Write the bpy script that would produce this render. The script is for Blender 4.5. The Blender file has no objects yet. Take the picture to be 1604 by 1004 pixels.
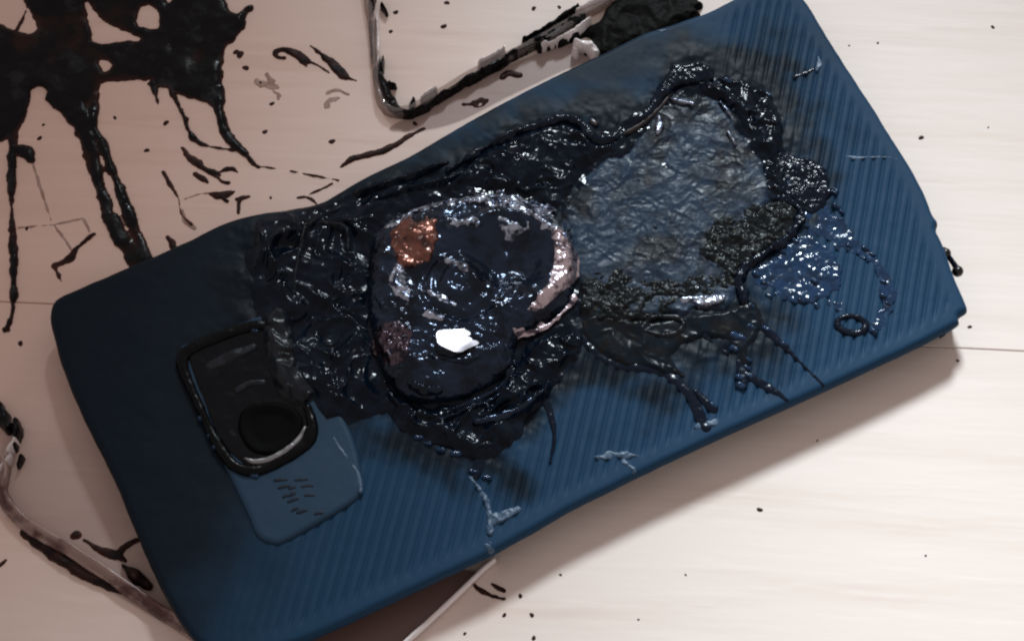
import bpy, math, random
import numpy as np

# ------------------------------------------------------------------ camera, world, lamp, exposure
SC = bpy.context.scene
COL = SC.collection
TH = math.radians(27.6)                 # camera pitch from straight down
DIST = 0.45                             # metres from lens to the middle of the table
FPX = DIST / 0.0001294                  # focal length in photo pixels
cd = bpy.data.cameras.new("camera")
cam = bpy.data.objects.new("camera", cd)
COL.objects.link(cam)
cam.location = (0, -DIST * math.sin(TH), DIST * math.cos(TH))
cam.rotation_euler = (TH, 0, 0)
cd.sensor_width = 36
cd.lens = FPX * 36 / 1604
cd.clip_start = 0.01
cd.clip_end = 20
SC.camera = cam

w = bpy.data.worlds.new("World")
SC.world = w
w.use_nodes = True
bg = w.node_tree.nodes["Background"]
bg.inputs["Color"].default_value = (0.485, 0.415, 0.395, 1)
bg.inputs["Strength"].default_value = 0.80

ld = bpy.data.lights.new("key_lamp", 'SPOT')  # unseen key light; its soft cone edge stands in for the shadow at left
ld.energy = 83
ld.color = (0.83, 0.94, 1.0)
ld.shadow_soft_size = 0.10
ld.spot_size = math.radians(16.3)
ld.spot_blend = .9
lamp = bpy.data.objects.new("key_lamp", ld)
COL.objects.link(lamp)
LAMP = np.array([0.14, 0.80, 0.70])
lamp.location = LAMP
AIM = np.array([0.088, -0.080, 0.0])
from mathutils import Vector
lamp.rotation_euler = Vector(AIM - LAMP).to_track_quat('-Z', 'Y').to_euler()

SC.view_settings.view_transform = 'Standard'
SC.view_settings.look = 'None'
SC.view_settings.exposure = 0.0
SC.view_settings.gamma = 1.0
SC.render.engine = 'CYCLES'
SC.cycles.filter_width = 2.2            # the phone camera's soft picture

random.seed(7)
rng = np.random.default_rng(11)

# ------------------------------------------------------------------ helpers (millimetres)
Fv = np.array([0, math.sin(TH), -math.cos(TH)])
Uv = np.array([0, math.cos(TH), math.sin(TH)])
Cmm = np.array(cam.location) * 1000


def at(px, py, z=0.0):
    """a picture point, carried to the height z (mm) over the table"""
    px = np.asarray(px, float)
    py = np.asarray(py, float)
    dx = (px - 802) / FPX
    dyv = -(py - 502) / FPX
    d1 = Fv[1] + dyv * Uv[1]
    d2 = Fv[2] + dyv * Uv[2]
    t = (z - Cmm[2]) / d2
    return np.stack([dx * t + Cmm[0], d1 * t + Cmm[1]], -1)


def pts(lst, z=0.0):
    a = np.array(lst, float)
    return at(a[:, 0], a[:, 1], z)


def spline(p, closed=True, n=6):
    p = np.asarray(p, float)
    N = len(p)
    out = []
    t = np.linspace(0, 1, n, endpoint=False)[:, None]
    for i in range(N if closed else N - 1):
        if closed:
            a, b, c, d = p[i - 1], p[i], p[(i + 1) % N], p[(i + 2) % N]
        else:
            a, b, c, d = p[max(i - 1, 0)], p[i], p[i + 1], p[min(i + 2, N - 1)]
        out.append(0.5 * (2 * b + (c - a) * t + (2 * a - 5 * b + 4 * c - d) * t ** 2 + (3 * b - a - 3 * c + d) * t ** 3))
    out = np.concatenate(out)
    if not closed:
        out = np.concatenate([out, p[-1:]])
    return out


_T = np.random.default_rng(3).random((256, 256))


def vnoise(x, y, s=0):
    x = x + 37.17 * s + 1000
    y = y + 91.31 * s + 1000
    xi = np.floor(x).astype(int)
    yi = np.floor(y).astype(int)
    fx = x - xi
    fy = y - yi
    fx = fx * fx * fx * (fx * (fx * 6 - 15) + 10)
    fy = fy * fy * fy * (fy * (fy * 6 - 15) + 10)
    g = lambda i, j: _T[i & 255, j & 255]
    a = g(xi, yi) * (1 - fx) + g(xi + 1, yi) * fx
    b = g(xi, yi + 1) * (1 - fx) + g(xi + 1, yi + 1) * fx
    return (a * (1 - fy) + b * fy) * 2 - 1


def fbm(x, y, size, s=0, octv=4, gain=.5):
    v = 0
    amp = 1
    c, sn = math.cos(.7), math.sin(.7)
    x, y = x / size, y / size
    for k in range(octv):
        v = v + amp * vnoise(x, y, s + k * 3)
        amp *= gain
        x, y = (x * c - y * sn) * 2.03, (x * sn + y * c) * 2.03
    return v


def ridged(x, y, size, s=0, octv=3):
    v = 0
    amp = 1
    for k in range(octv):
        c, q = math.cos(.62 + 1.1 * k), math.sin(.62 + 1.1 * k)
        a, b = (x * c - y * q) / size, (x * q + y * c) / size
        a, b = a + .45 * vnoise(a * .8, b * .8, s + 11), b + .45 * vnoise(a * .8, b * .8, s + 23)
        v = v + amp * (1 - 2 * np.abs(vnoise(a, b, s + 5 * k)))
        amp *= .5
        size *= .5
    return v


def cells(x, y, size, s=0):
    """distance to the nearest scattered point, in cells"""
    x = x / size
    y = y / size
    xi = np.floor(x).astype(int)
    yi = np.floor(y).astype(int)
    best = np.full(x.shape, 9.0)
    for i in (-1, 0, 1):
        for j in (-1, 0, 1):
            a, b = xi + i, yi + j
            px = a + _T[(a + s) & 255, (b + 7 * s) & 255]
            py = b + _T[(b + 31 + s) & 255, (a + 17) & 255]
            best = np.minimum(best, (x - px) ** 2 + (y - py) ** 2)
    return np.sqrt(best)


def sd_poly(X, Y, poly):
    """signed distance to a closed outline, positive inside"""
    x = X.ravel()
    y = Y.ravel()
    d = np.full(x.shape, 1e9)
    ins = np.zeros(x.shape, bool)
    q = np.roll(poly, -1, 0)
    for (ax, ay), (bx, by) in zip(poly, q):
        ex, ey = bx - ax, by - ay
        L = ex * ex + ey * ey
        if L < 1e-12:
            continue
        t = np.clip(((x - ax) * ex + (y - ay) * ey) / L, 0, 1)
        d = np.minimum(d, (x - ax - t * ex) ** 2 + (y - ay - t * ey) ** 2)
        if ay != by:
            c = ((ay > y) != (by > y)) & (x < ex * (y - ay) / ey + ax)
            ins ^= c
    d = np.sqrt(d)
    return np.where(ins, d, -d).reshape(X.shape)


def sd_stroke(X, Y, path, rad):
    d = np.full(X.shape, -1e9)
    for i in range(len(path) - 1):
        (ax, ay), (bx, by) = path[i], path[i + 1]
        ex, ey = bx - ax, by - ay
        L = ex * ex + ey * ey + 1e-12
        t = np.clip(((X - ax) * ex + (Y - ay) * ey) / L, 0, 1)
        r = rad[i] * (1 - t) + rad[i + 1] * t
        d = np.maximum(d, r - np.sqrt((X - ax - t * ex) ** 2 + (Y - ay - t * ey) ** 2))
    return d


PX = 0.1294                                   # mm per photo pixel


def stroke(lst, z=0.0, n=5):
    """[(px, py, radius in px)...] -> smooth path and radii in mm"""
    a = np.array(lst, float)
    xy = pts(a[:, :2], z)
    s = spline(np.column_stack([xy, a[:, 2] * PX]), closed=False, n=n)
    return s[:, :2], np.maximum(s[:, 2], .08)


def smooth(a, b, x):
    t = np.clip((x - a) / (b - a), 0, 1)
    return t * t * (3 - 2 * t)


def empty(name, loc_mm, label, cat, group=None):
    o = bpy.data.objects.new(name, None)
    COL.objects.link(o)
    o.location = np.array(loc_mm) / 1000
    o.empty_display_size = .01
    tag(o, label, cat, group)
    return o


def tag(o, label, cat, group=None):
    o["label"] = label
    o["category"] = cat
    if group:
        o["group"] = group
    return o


def link(name, V, faces, mat, parent=None, loc=None, smooth_=True, sharp=None):
    """world vertices (mm) -> one mesh object, under its thing or standing at loc"""
    V = np.asarray(V, float)
    if parent is not None:
        off = np.zeros(3)
        q = parent
        while q is not None:
            off = off + np.array(q.matrix_basis.translation) * 1000
            q = q.parent
        loc = None
    elif loc is not None:
        off = np.array(loc, float)
    else:
        off = np.array([V[:, 0].mean(), V[:, 1].mean(), V[:, 2].min()])
    me = bpy.data.meshes.new(name)
    Vl = ((V - off) / 1000).astype(np.float32)
    if isinstance(faces, np.ndarray):
        n, k = faces.shape
        me.vertices.add(len(Vl))
        me.vertices.foreach_set("co", Vl.ravel())
        me.loops.add(n * k)
        me.loops.foreach_set("vertex_index", faces.astype(np.int32).ravel())
        me.polygons.add(n)
        me.polygons.foreach_set("loop_start", np.arange(n, dtype=np.int32) * k)
        me.update(calc_edges=True)
        me.validate()
    else:
        me.from_pydata(Vl.tolist(), [], faces)
        me.update()
    if smooth_:
        me.polygons.foreach_set("use_smooth", np.ones(len(me.polygons), bool))
    if mat:
        me.materials.append(mat)
    o = bpy.data.objects.new(name, me)
    COL.objects.link(o)
    if parent is not None:
        o.parent = parent
    else:
        o.location = off / 1000
    return o


def patch(name, mat, height, polys=(), strokes=(), holes=(), cell=.25, z=0.0, edge=(0, 3), skirt=((.0, -.4),),
          parent=None, attr=None, loc=None, rough=1, rot=0.0, skirt_mat=None):
    """a relief with its own outline: inside the outlines and strokes, outside the holes.
    height(X, Y, sd) gives the top; the rim is carried down by skirt = ((inset, dz), ...)."""
    P = [spline(pts(p, z), True, 5) if rough else pts(p, z) for p in polys]
    S = [stroke(s, z) for s in strokes]
    H = [spline(pts(h, z), True, 4) for h in holes]
    ca, sa_ = math.cos(rot), math.sin(rot)
    Rt = np.array([[ca, sa_], [-sa_, ca]])        # world -> grid
    P = [p @ Rt.T for p in P]
    S = [(q[0] @ Rt.T, q[1]) for q in S]
    H = [h @ Rt.T for h in H]
    lo = np.min([p.min(0) for p in P] + [(s[0] - s[1][:, None]).min(0) for s in S], 0) - 3 * cell - edge[0]
    hi = np.max([p.max(0) for p in P] + [(s[0] + s[1][:, None]).max(0) for s in S], 0) + 3 * cell + edge[0]
    xs = np.arange(lo[0], hi[0] + cell, cell)
    ys = np.arange(lo[1], hi[1] + cell, cell)
    X, Y = np.meshgrid(xs, ys, indexing='ij')
    sd = np.full(X.shape, -1e9)
    for p in P:
        sd = np.maximum(sd, sd_poly(X, Y, p))
    for s in S:
        m = ((X > (s[0][:, 0] - s[1]).min() - 4) & (X < (s[0][:, 0] + s[1]).max() + 4) &
             (Y > (s[0][:, 1] - s[1]).min() - 4) & (Y < (s[0][:, 1] + s[1]).max() + 4))
        sd[m] = np.maximum(sd[m], sd_stroke(X[m], Y[m], s[0], s[1]))
    for h in H:
        sd = np.minimum(sd, -sd_poly(X, Y, h))
    if edge[0]:
        sd = sd + edge[0] * fbm(X * ca - Y * sa_, X * sa_ + Y * ca, edge[1], 2, 3)
    gx, gy = np.gradient(np.clip(sd, -3, 1e9), cell)
    gl = gx * gx + gy * gy + 1e-3
    out = sd < 0
    step = np.where(out, np.clip(sd / gl, -1.5 * cell, 0), 0)
    Xs = X - step * gx
    Ys = Y - step * gy
    sdc = np.where(out, 0, sd)
    Xs, Ys = Xs * ca - Ys * sa_, Xs * sa_ + Ys * ca
    gx, gy = gx * ca - gy * sa_, gx * sa_ + gy * ca
    Z = height(Xs, Ys, sdc)
    ins = ~out
    cellin = ins[:-1, :-1] | ins[1:, :-1] | ins[:-1, 1:] | ins[1:, 1:]
    idx = np.arange(X.size).reshape(X.shape)
    i, j = np.nonzero(cellin)
    F = np.stack([idx[i, j], idx[i + 1, j], idx[i + 1, j + 1], idx[i, j + 1]], 1)
    used = np.zeros(X.size, bool)
    used[F.ravel()] = True
    remap = np.cumsum(used) - 1
    F = remap[F]
    V = np.stack([Xs.ravel(), Ys.ravel(), Z.ravel()], 1)[used]
    G = np.stack([gx.ravel(), gy.ravel()], 1)[used]
    G = G / (np.linalg.norm(G, axis=1)[:, None] + 1e-6)
    # the rim
    E = np.concatenate([F[:, [0, 1]], F[:, [1, 2]], F[:, [2, 3]], F[:, [3, 0]]])
    key = np.sort(E, 1)
    key = key[:, 0].astype(np.int64) * (len(V) + 1) + key[:, 1]
    u, inv, cnt = np.unique(key, return_inverse=True, return_counts=True)
    B = E[cnt[inv] == 1]
    prev = np.arange(len(V))
    n_top = len(F)
    base = V.copy()
    bv = np.unique(B.ravel())
    for inset, dz in skirt:
        nv = np.column_stack([base[bv, :2] + G[bv] * inset, base[bv, 2] + dz])
        m2 = np.full(len(V) + len(nv), -1)
        new = np.full(len(base), -1)
        new[bv] = len(V) + np.arange(len(nv))
        q = np.stack([prev[B[:, 1]], prev[B[:, 0]], new[B[:, 0]], new[B[:, 1]]], 1)
        V = np.concatenate([V, nv])
        F = np.concatenate([F, q])
        prev = new
    o = link(name, V, F, mat, parent, loc)
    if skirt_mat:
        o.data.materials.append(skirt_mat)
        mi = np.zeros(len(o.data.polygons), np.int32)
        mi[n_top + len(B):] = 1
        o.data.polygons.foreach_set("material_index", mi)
    if attr:
        for an, fn in attr.items():
            a = o.data.attributes.new(an, 'FLOAT', 'POINT')
            a.data.foreach_set("value", np.asarray(fn(V[:, 0], V[:, 1]), np.float32).ravel())
    return o


def sweep(name, mat, path, prof, parent=None, z0=0.0, loc=None, jitter=0.0, seed=0, scale=None):
    """a closed profile [(across, up)...] carried along a path (mm)"""
    p = np.asarray(path, float)
    t = np.gradient(p, axis=0)
    t /= np.linalg.norm(t, axis=1)[:, None] + 1e-9
    nrm = np.column_stack([-t[:, 1], t[:, 0]])
    k = len(prof)
    V = []
    for i in range(len(p)):
        f = 1 if scale is None else scale(i / (len(p) - 1))
        for j, (a, h) in enumerate(prof):
            a2 = a * f + jitter * vnoise(np.array(i * .4), np.array(j * 1.7), seed)
            h2 = h * f + (jitter * vnoise(np.array(i * .5), np.array(j * 1.3), seed + 4) if h > .3 else 0)
            V.append((p[i, 0] + nrm[i, 0] * a2, p[i, 1] + nrm[i, 1] * a2, z0 + h2))
    F = []
    for i in range(len(p) - 1):
        for j in range(k):
            F.append((i * k + j, i * k + (j + 1) % k, (i + 1) * k + (j + 1) % k, (i + 1) * k + j))
    F.append(tuple(range(k))[::-1])
    F.append(tuple((len(p) - 1) * k + j for j in range(k)))
    return link(name, V, F, mat, parent, loc)


# ------------------------------------------------------------------ materials
def mat(name, col, rough=.5, metal=0., coat=0., spec=.5, var=None, bump=(), rvar=None, stretch=None):
    m = bpy.data.materials.new(name)
    m.use_nodes = True
    nt = m.node_tree
    b = nt.nodes["Principled BSDF"]
    N = nt.nodes.new
    L = nt.links.new
    b.inputs["Base Color"].default_value = (*col, 1)
    b.inputs["Roughness"].default_value = rough
    b.inputs["Metallic"].default_value = metal
    b.inputs["Specular IOR Level"].default_value = spec
    b.inputs["Coat Weight"].default_value = coat
    b.inputs["Coat Roughness"].default_value = .08
    tc = N("ShaderNodeTexCoord")
    co = tc.outputs["Object"]
    if stretch:
        mp = N("ShaderNodeMapping")
        mp.inputs["Scale"].default_value = stretch
        L(co, mp.inputs["Vector"])
        co = mp.outputs["Vector"]

    def noise(size, det=4., rg=.6):
        n = N("ShaderNodeTexNoise")
        n.inputs["Scale"].default_value = 1000 / size
        n.inputs["Detail"].default_value = det
        n.inputs["Roughness"].default_value = rg
        L(co, n.inputs["Vector"])
        return n.outputs["Fac"]

    def ramp(src, lo, hi):
        r = N("ShaderNodeMapRange")
        r.inputs["From Min"].default_value = lo
        r.inputs["From Max"].default_value = hi
        L(src, r.inputs["Value"])
        return r.outputs["Result"]
    if var:
        for c2, size, lo, hi in var:
            mx = N("ShaderNodeMix")
            mx.data_type = 'RGBA'
            L(ramp(noise(size), lo, hi), mx.inputs["Factor"])
            old = b.inputs["Base Color"]
            if old.is_linked:
                L(old.links[0].from_socket, mx.inputs["A"])
            else:
                mx.inputs["A"].default_value = old.default_value
            mx.inputs["B"].default_value = (*c2, 1)
            L(mx.outputs["Result"], old)
    if rvar:
        size, r0, r1 = rvar
        r = N("ShaderNodeMapRange")
        r.inputs["From Min"].default_value = .35
        r.inputs["From Max"].default_value = .65
        r.inputs["To Min"].default_value = r0
        r.inputs["To Max"].default_value = r1
        L(noise(size), r.inputs["Value"])
        L(r.outputs["Result"], b.inputs["Roughness"])
    prev = None
    for size, dist in bump:
        bn = N("ShaderNodeBump")
        bn.inputs["Strength"].default_value = 1
        bn.inputs["Distance"].default_value = dist / 1000
        L(noise(size, 2.5, .5), bn.inputs["Height"])
        if prev:
            L(prev, bn.inputs["Normal"])
        prev = bn.outputs["Normal"]
    if prev:
        L(prev, b.inputs["Normal"])
    return m


def clear(name, tint, gloss=.12, rough=.1, body=.0, bodycol=(.5, .4, .4)):
    """thin clear plastic: what is behind shows through the tint, the lamp glints on it"""
    m = bpy.data.materials.new(name)
    m.use_nodes = True
    nt = m.node_tree
    N = nt.nodes.new
    L = nt.links.new
    out = nt.nodes["Material Output"]
    b = nt.nodes["Principled BSDF"]
    b.inputs["Base Color"].default_value = (*bodycol, 1)
    b.inputs["Roughness"].default_value = rough
    tr = N("ShaderNodeBsdfTransparent")
    tr.inputs["Color"].default_value = (*tint, 1)
    gl = N("ShaderNodeBsdfGlossy")
    gl.inputs["Roughness"].default_value = rough
    m1 = N("ShaderNodeMixShader")
    m1.inputs[0].default_value = gloss
    L(tr.outputs[0], m1.inputs[1])
    L(gl.outputs[0], m1.inputs[2])
    m2 = N("ShaderNodeMixShader")
    m2.inputs[0].default_value = body
    L(m1.outputs[0], m2.inputs[1])
    L(b.outputs[0], m2.inputs[2])
    L(m2.outputs[0], out.inputs["Surface"])
    return m


def thin(m, brown, z0, z1):
    """where the film is thin (height in mm) the brown of its stain shows"""
    nt = m.node_tree
    b = nt.nodes["Principled BSDF"]
    tc = nt.nodes.new("ShaderNodeTexCoord")
    sp = nt.nodes.new("ShaderNodeSeparateXYZ")
    nt.links.new(tc.outputs["Object"], sp.inputs[0])
    mr = nt.nodes.new("ShaderNodeMapRange")
    mr.inputs["From Min"].default_value = z0 / 1000
    mr.inputs["From Max"].default_value = z1 / 1000
    nt.links.new(sp.outputs["Z"], mr.inputs["Value"])
    mx = nt.nodes.new("ShaderNodeMix")
    mx.data_type = 'RGBA'
    mx.inputs["A"].default_value = (*brown, 1)
    nt.links.new(mr.outputs["Result"], mx.inputs["Factor"])
    bc = b.inputs["Base Color"]
    if bc.is_linked:
        nt.links.new(bc.links[0].from_socket, mx.inputs["B"])
    else:
        mx.inputs["B"].default_value = bc.default_value
    nt.links.new(mx.outputs["Result"], bc)
    return m


M = {}
M['wood'] = mat("pale_wood_laminate", (.78, .69, .632), .42, spec=.35,
                var=[((.72, .615, .545), 9, .45, .75), ((.82, .735, .68), 2.2, .5, .8), ((.70, .60, .53), 4.5, .60, .80)],
                bump=[(1.2, .02)], stretch=(.09, 1, 1))
M['tar'] = mat("burnt_plastic_tar", (.0035, .0032, .004), .25, spec=.14, var=[((.016, .018, .021), 9, .55, .68)],
             bump=[(6, .35)], rvar=(5, .15, .4))
M['spill'] = thin(mat("burnt_plastic_spill", (.0030, .0030, .0040), .25, spec=.14, var=[((.020, .023, .027), 8, .56, .68)], bump=[(5, .4)],  # grey patches put pale sheen into the colour, as in the tar
                      rvar=(5, .15, .4)), (.055, .018, .013), .08, .62)
M['smear'] = mat("thin_burnt_smear_and_shadow", (.026, .008, .006), .5, spec=.15, var=[((.007, .003, .003), 3, .45, .6)])
thin(M['smear'], (.10, .038, .028), .06, .30)
M['faint'] = mat("faint_brown_scorch", (.30, .19, .155), .6, spec=.2, var=[((.42, .30, .26), 2.5, .4, .6)])
M['bead'] = mat("black_plastic_bead", (.005, .004, .006), .2)
M['crust'] = mat("charred_plastic_crust", (.0016, .0042, .0092), .17, spec=.14, var=[((.005, .010, .019), 4, .45, .65)],
                 bump=[(3.0, .28)], rvar=(4, .08, .25))
M['flap'] = mat("grey_melted_flap", (.009, .013, .019), .3, spec=.25, var=[((.003, .004, .007), 3, .45, .6)], bump=[(2.4, .2)])
M['foil'] = mat("dark_battery_foil", (.013, .023, .045), .15, metal=.6, spec=.5, var=[((.005, .009, .018), 6, .47, .6)],
                bump=[(3.4, .34), (1.1, .05)])
M['facet'] = mat("mirror_foil", (.15, .14, .15), .27, metal=.9)
M['silver'] = mat("crumpled_silver_foil", (.42, .46, .56), .3, metal=.9, var=[((.03, .04, .07), 2.2, .46, .58)], bump=[(1.4, .22)])
M['rosefoil'] = mat("pinkish_foil", (.62, .52, .56), .3, metal=.9, var=[((.06, .05, .07), 2.2, .50, .62)], bump=[(1.4, .14)])
M['purple'] = mat("dark_purple_foil", (.10, .075, .095), .24, metal=.9, var=[((.02, .018, .025), 1.8, .45, .58)], bump=[(1.3, .2)])
M['soot'] = mat("matt_soot", (.004, .0042, .004), .6, spec=.08, bump=[(2, .3)])
M['warm_reflection'] = mat("coppery_reflection_tint", (.21, .09, .07), .3, metal=.85, var=[((.05, .028, .03), 3.0, .47, .62), ((.55, .38, .32), 1.5, .58, .72)],
                  bump=[(1.5, .15)])
M['cell'] = mat("blue_grey_battery_pouch", (.019, .036, .064), .45, metal=.0, spec=.16,
                var=[((.010, .019, .034), 5.0, .48, .62), ((.06, .10, .15), 1.1, .62, .74), ((.007, .010, .015), 11, .50, .62)], bump=[(1.2, .11), (4.5, .12)],  # pale flecks put the pouch's glints into its colour
                rvar=(2.5, .3, .6))
M['ash'] = mat("ash_grey_charred_layer", (.010, .014, .016), .35, spec=.14,
               var=[((.005, .006, .007), 2.5, .45, .6), ((.10, .11, .10), 1.6, .60, .70)], bump=[(1.5, .2)], rvar=(2.2, .15, .4))
M['film'] = mat("smoky_melted_film", (.006, .010, .015), .22, spec=.07, var=[((.011, .010, .010), 4, .45, .65)], bump=[(3, .12)])
M['drip'] = mat("dark_blue_melted_drip", (.0022, .0062, .015), .17, spec=.2, bump=[(2.2, .08)])
M['bluemelt'] = mat("glossy_melted_blue_plastic", (.010, .034, .082), .14, spec=.3, var=[((.008, .022, .05), 2.5, .45, .6)],
                    bump=[(1.8, .07)], rvar=(3, .08, .2))
M['scuff_highlight'] = mat("pale_blue_scuff_and_highlight", (.045, .09, .15), .45, var=[((.02, .055, .11), 1.5, .45, .6)], bump=[(1, .06)])
M['glass'] = mat("dark_camera_glass", (.0022, .0032, .005), .2, spec=.16, bump=[(5, .08)])
M['black'] = mat("black_camera_trim", (.001, .0015, .0025), .25, spec=.14)
M['lens'] = mat("lens_hole_black", (.001, .001, .001), .6, spec=.05)
M['rim'] = mat("worn_lens_rim", (.24, .24, .25), .35, metal=.8)
M['ink'] = mat("embossed_ink", (.004, .008, .018), .5, spec=.2)
M['peel'] = mat("peeled_brownish_edge", (.06, .05, .05), .45, bump=[(1.2, .1)])
M['skin'] = mat("phone_screen_side", (.006, .005, .008), .3)
M['clearwall'] = clear("clear_case_plastic", (.84, .79, .77), .14, .08, .10, (.5, .42, .4))
M['sheet'] = clear("tinted_clear_sheet", (.80, .75, .75), .0, .25, .0)
M['rosewall'] = mat("singed_rosy_case_wall", (.33, .225, .20), .3, spec=.4, coat=.15, var=[((.09, .035, .03), 9, .5, .62)], bump=[(4, .15)])
M['brownwall'] = mat("brown_case_floor", (.16, .10, .088), .4, spec=.3)
M['edge'] = mat("bright_case_edge_and_glint", (.86, .80, .80), .2, coat=.4)

# the blue case: plain blue, sooted where the burn reached it, darker over the camera end
mc = mat("blue_ribbed_case", (.0122, .0425, .088), .57, spec=.10, bump=[(.7, .012)])
nt = mc.node_tree
b = nt.nodes["Principled BSDF"]
at_ = nt.nodes.new("ShaderNodeAttribute")
at_.attribute_name = "soot"
mx = nt.nodes.new("ShaderNodeMix")
mx.data_type = 'RGBA'
mx.inputs["A"].default_value = (.0122, .0425, .088, 1)
mx.inputs["B"].default_value = (.003, .0058, .009, 1)
nt.links.new(at_.outputs["Fac"], mx.inputs["Factor"])
nt.links.new(mx.outputs["Result"], b.inputs["Base Color"])
rr = nt.nodes.new("ShaderNodeMapRange")
rr.inputs["To Min"].default_value = .55
rr.inputs["To Max"].default_value = .46
nt.links.new(at_.outputs["Fac"], rr.inputs["Value"])
nt.links.new(rr.outputs["Result"], b.inputs["Roughness"])
M['case'] = mc
M['caseside'] = mat("shaded_case_side", (.004, .008, .016), .45, spec=.15)  # near-black navy: the shade under the case edge put into its colour
M['island'] = mat("smooth_blue_camera_plate", (.017, .043, .078), .5, spec=.16, bump=[(6, .15)])

sn = M['sheet'].node_tree
sa = sn.nodes.new("ShaderNodeAttribute")
sa.attribute_name = "sheet_tint"
sm_ = sn.nodes.new("ShaderNodeMix")
sm_.data_type = 'RGBA'
sm_.inputs["A"].default_value = (.985, .98, .98, 1)
sm_.inputs["B"].default_value = (.80, .785, .79, 1)
sn.links.new(sa.outputs["Fac"], sm_.inputs["Factor"])
sn.links.new(sm_.outputs["Result"], [n for n in sn.nodes if n.type == 'BSDF_TRANSPARENT'][0].inputs["Color"])

# the boards turn redder and darker towards the left margin
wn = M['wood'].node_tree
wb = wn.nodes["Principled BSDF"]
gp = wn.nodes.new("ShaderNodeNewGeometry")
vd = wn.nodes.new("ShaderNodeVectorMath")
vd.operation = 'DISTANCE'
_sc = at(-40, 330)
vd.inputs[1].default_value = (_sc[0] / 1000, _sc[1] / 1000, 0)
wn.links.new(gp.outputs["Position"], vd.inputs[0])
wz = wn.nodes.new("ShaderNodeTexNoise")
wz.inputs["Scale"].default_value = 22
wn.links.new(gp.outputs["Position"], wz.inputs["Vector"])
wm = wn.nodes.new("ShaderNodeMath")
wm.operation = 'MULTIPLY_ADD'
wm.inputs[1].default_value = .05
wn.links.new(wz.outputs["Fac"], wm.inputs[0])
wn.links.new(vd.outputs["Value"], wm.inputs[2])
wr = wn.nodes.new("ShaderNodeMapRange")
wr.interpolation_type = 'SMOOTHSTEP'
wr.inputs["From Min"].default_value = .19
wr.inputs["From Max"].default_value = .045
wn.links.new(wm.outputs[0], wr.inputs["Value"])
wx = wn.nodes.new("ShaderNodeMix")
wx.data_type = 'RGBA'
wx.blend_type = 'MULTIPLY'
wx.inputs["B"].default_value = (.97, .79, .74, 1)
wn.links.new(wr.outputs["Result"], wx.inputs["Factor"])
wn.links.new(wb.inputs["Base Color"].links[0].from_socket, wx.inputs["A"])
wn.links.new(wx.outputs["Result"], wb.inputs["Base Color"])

# ------------------------------------------------------------------ the table top: long pale boards
table = bpy.data.objects.new("tabletop", None)
COL.objects.link(table)
table["kind"] = "structure"
table.empty_display_size = .05
s0 = at(0, 472)
s1 = at(1604, 550)
ang = math.atan2(s1[1] - s0[1], s1[0] - s0[0])
mid = (s0 + s1) / 2
table.location = (mid[0] / 1000, mid[1] / 1000, 0)
table.rotation_euler = (0, 0, ang)
W = 112.0
for k in range(-4, 4):
    y0, y1 = k * W + .08, (k + 1) * W - .08
    ends = [(-520 - 130 * (k % 3), 640 - 90 * (k % 2))]
    for x0, x1 in ends:
        c = .16
        V, F = [], []
        for z, ins in ((-12, 0), (-c, 0), (0, c)):
            V += [(x0 + ins, y0 + ins, z), (x1 - ins, y0 + ins, z), (x1 - ins, y1 - ins, z), (x0 + ins, y1 - ins, z)]
        for r in (0, 4):
            for j in range(4):
                F.append((r + j, r + (j + 1) % 4, r + 4 + (j + 1) % 4, r + 4 + j))
        F += [(3, 2, 1, 0), (8, 9, 10, 11)]
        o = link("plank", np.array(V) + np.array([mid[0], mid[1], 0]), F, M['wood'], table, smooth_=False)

# ------------------------------------------------------------------ the burnt phone
ZT = 8.3          # top of the case
ZM = 6.6          # its widest line
OUT = [(79, 503), (84, 480), (100, 466), (150, 444), (240, 405), (300, 378), (350, 353), (400, 337), (450, 328), (500, 318), (540, 297),
       (590, 272), (640, 249), (700, 214), (760, 180), (830, 143), (900, 108), (960, 80), (1010, 56), (1060, 40), (1100, 27),
       (1140, 8), (1175, -7), (1215, -13), (1245, -6), (1266, 12), (1300, 68), (1345, 138), (1395, 217), (1440, 292), (1459, 338), (1468, 352), (1466, 366),
       (1476, 388), (1493, 435), (1511, 476), (1514, 490), (1502, 500), (1500, 512), (1460, 533), (1400, 564), (1290, 615), (1150, 678), (1000, 748),
       (900, 798), (830, 838), (760, 876), (640, 932), (540, 980), (450, 1017), (400, 1030), (340, 1025), (300, 1000), (270, 955),
       (235, 885), (180, 755), (130, 655), (100, 580), (86, 535)]
OUTW = spline(pts(OUT, ZM), True, 4)

phone = empty("smartphone", (0, 0, 0), "burnt smartphone lying face down in a blue ribbed case, its back melted open", "smartphone")
_pc = OUTW.mean(0)
phone.location = (_pc[0] / 1000, _pc[1] / 1000, 0)


def dome(sd, r=1.5):
    t = np.clip(1 - sd / r, 0, 1)
    return ZM + (ZT - ZM) * np.sqrt(np.clip(1 - t ** 2.4, 0, 1))


_cache = {}


def ztop(X, Y):
    """smooth top of the case, without its ribs"""
    sd = sd_poly(X, Y, OUTW)
    return dome(np.maximum(sd, 0)) + sag(X, Y)


DENT = at(505, 335, ZT)


def sag(X, Y):
    # the case has slumped a little beside the burn
    return -0.9 * np.exp(-(((X - DENT[0]) / 16) ** 2 + ((Y - DENT[1]) / 9) ** 2)) + .18 * fbm(X, Y, 34, 8, 2)


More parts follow.
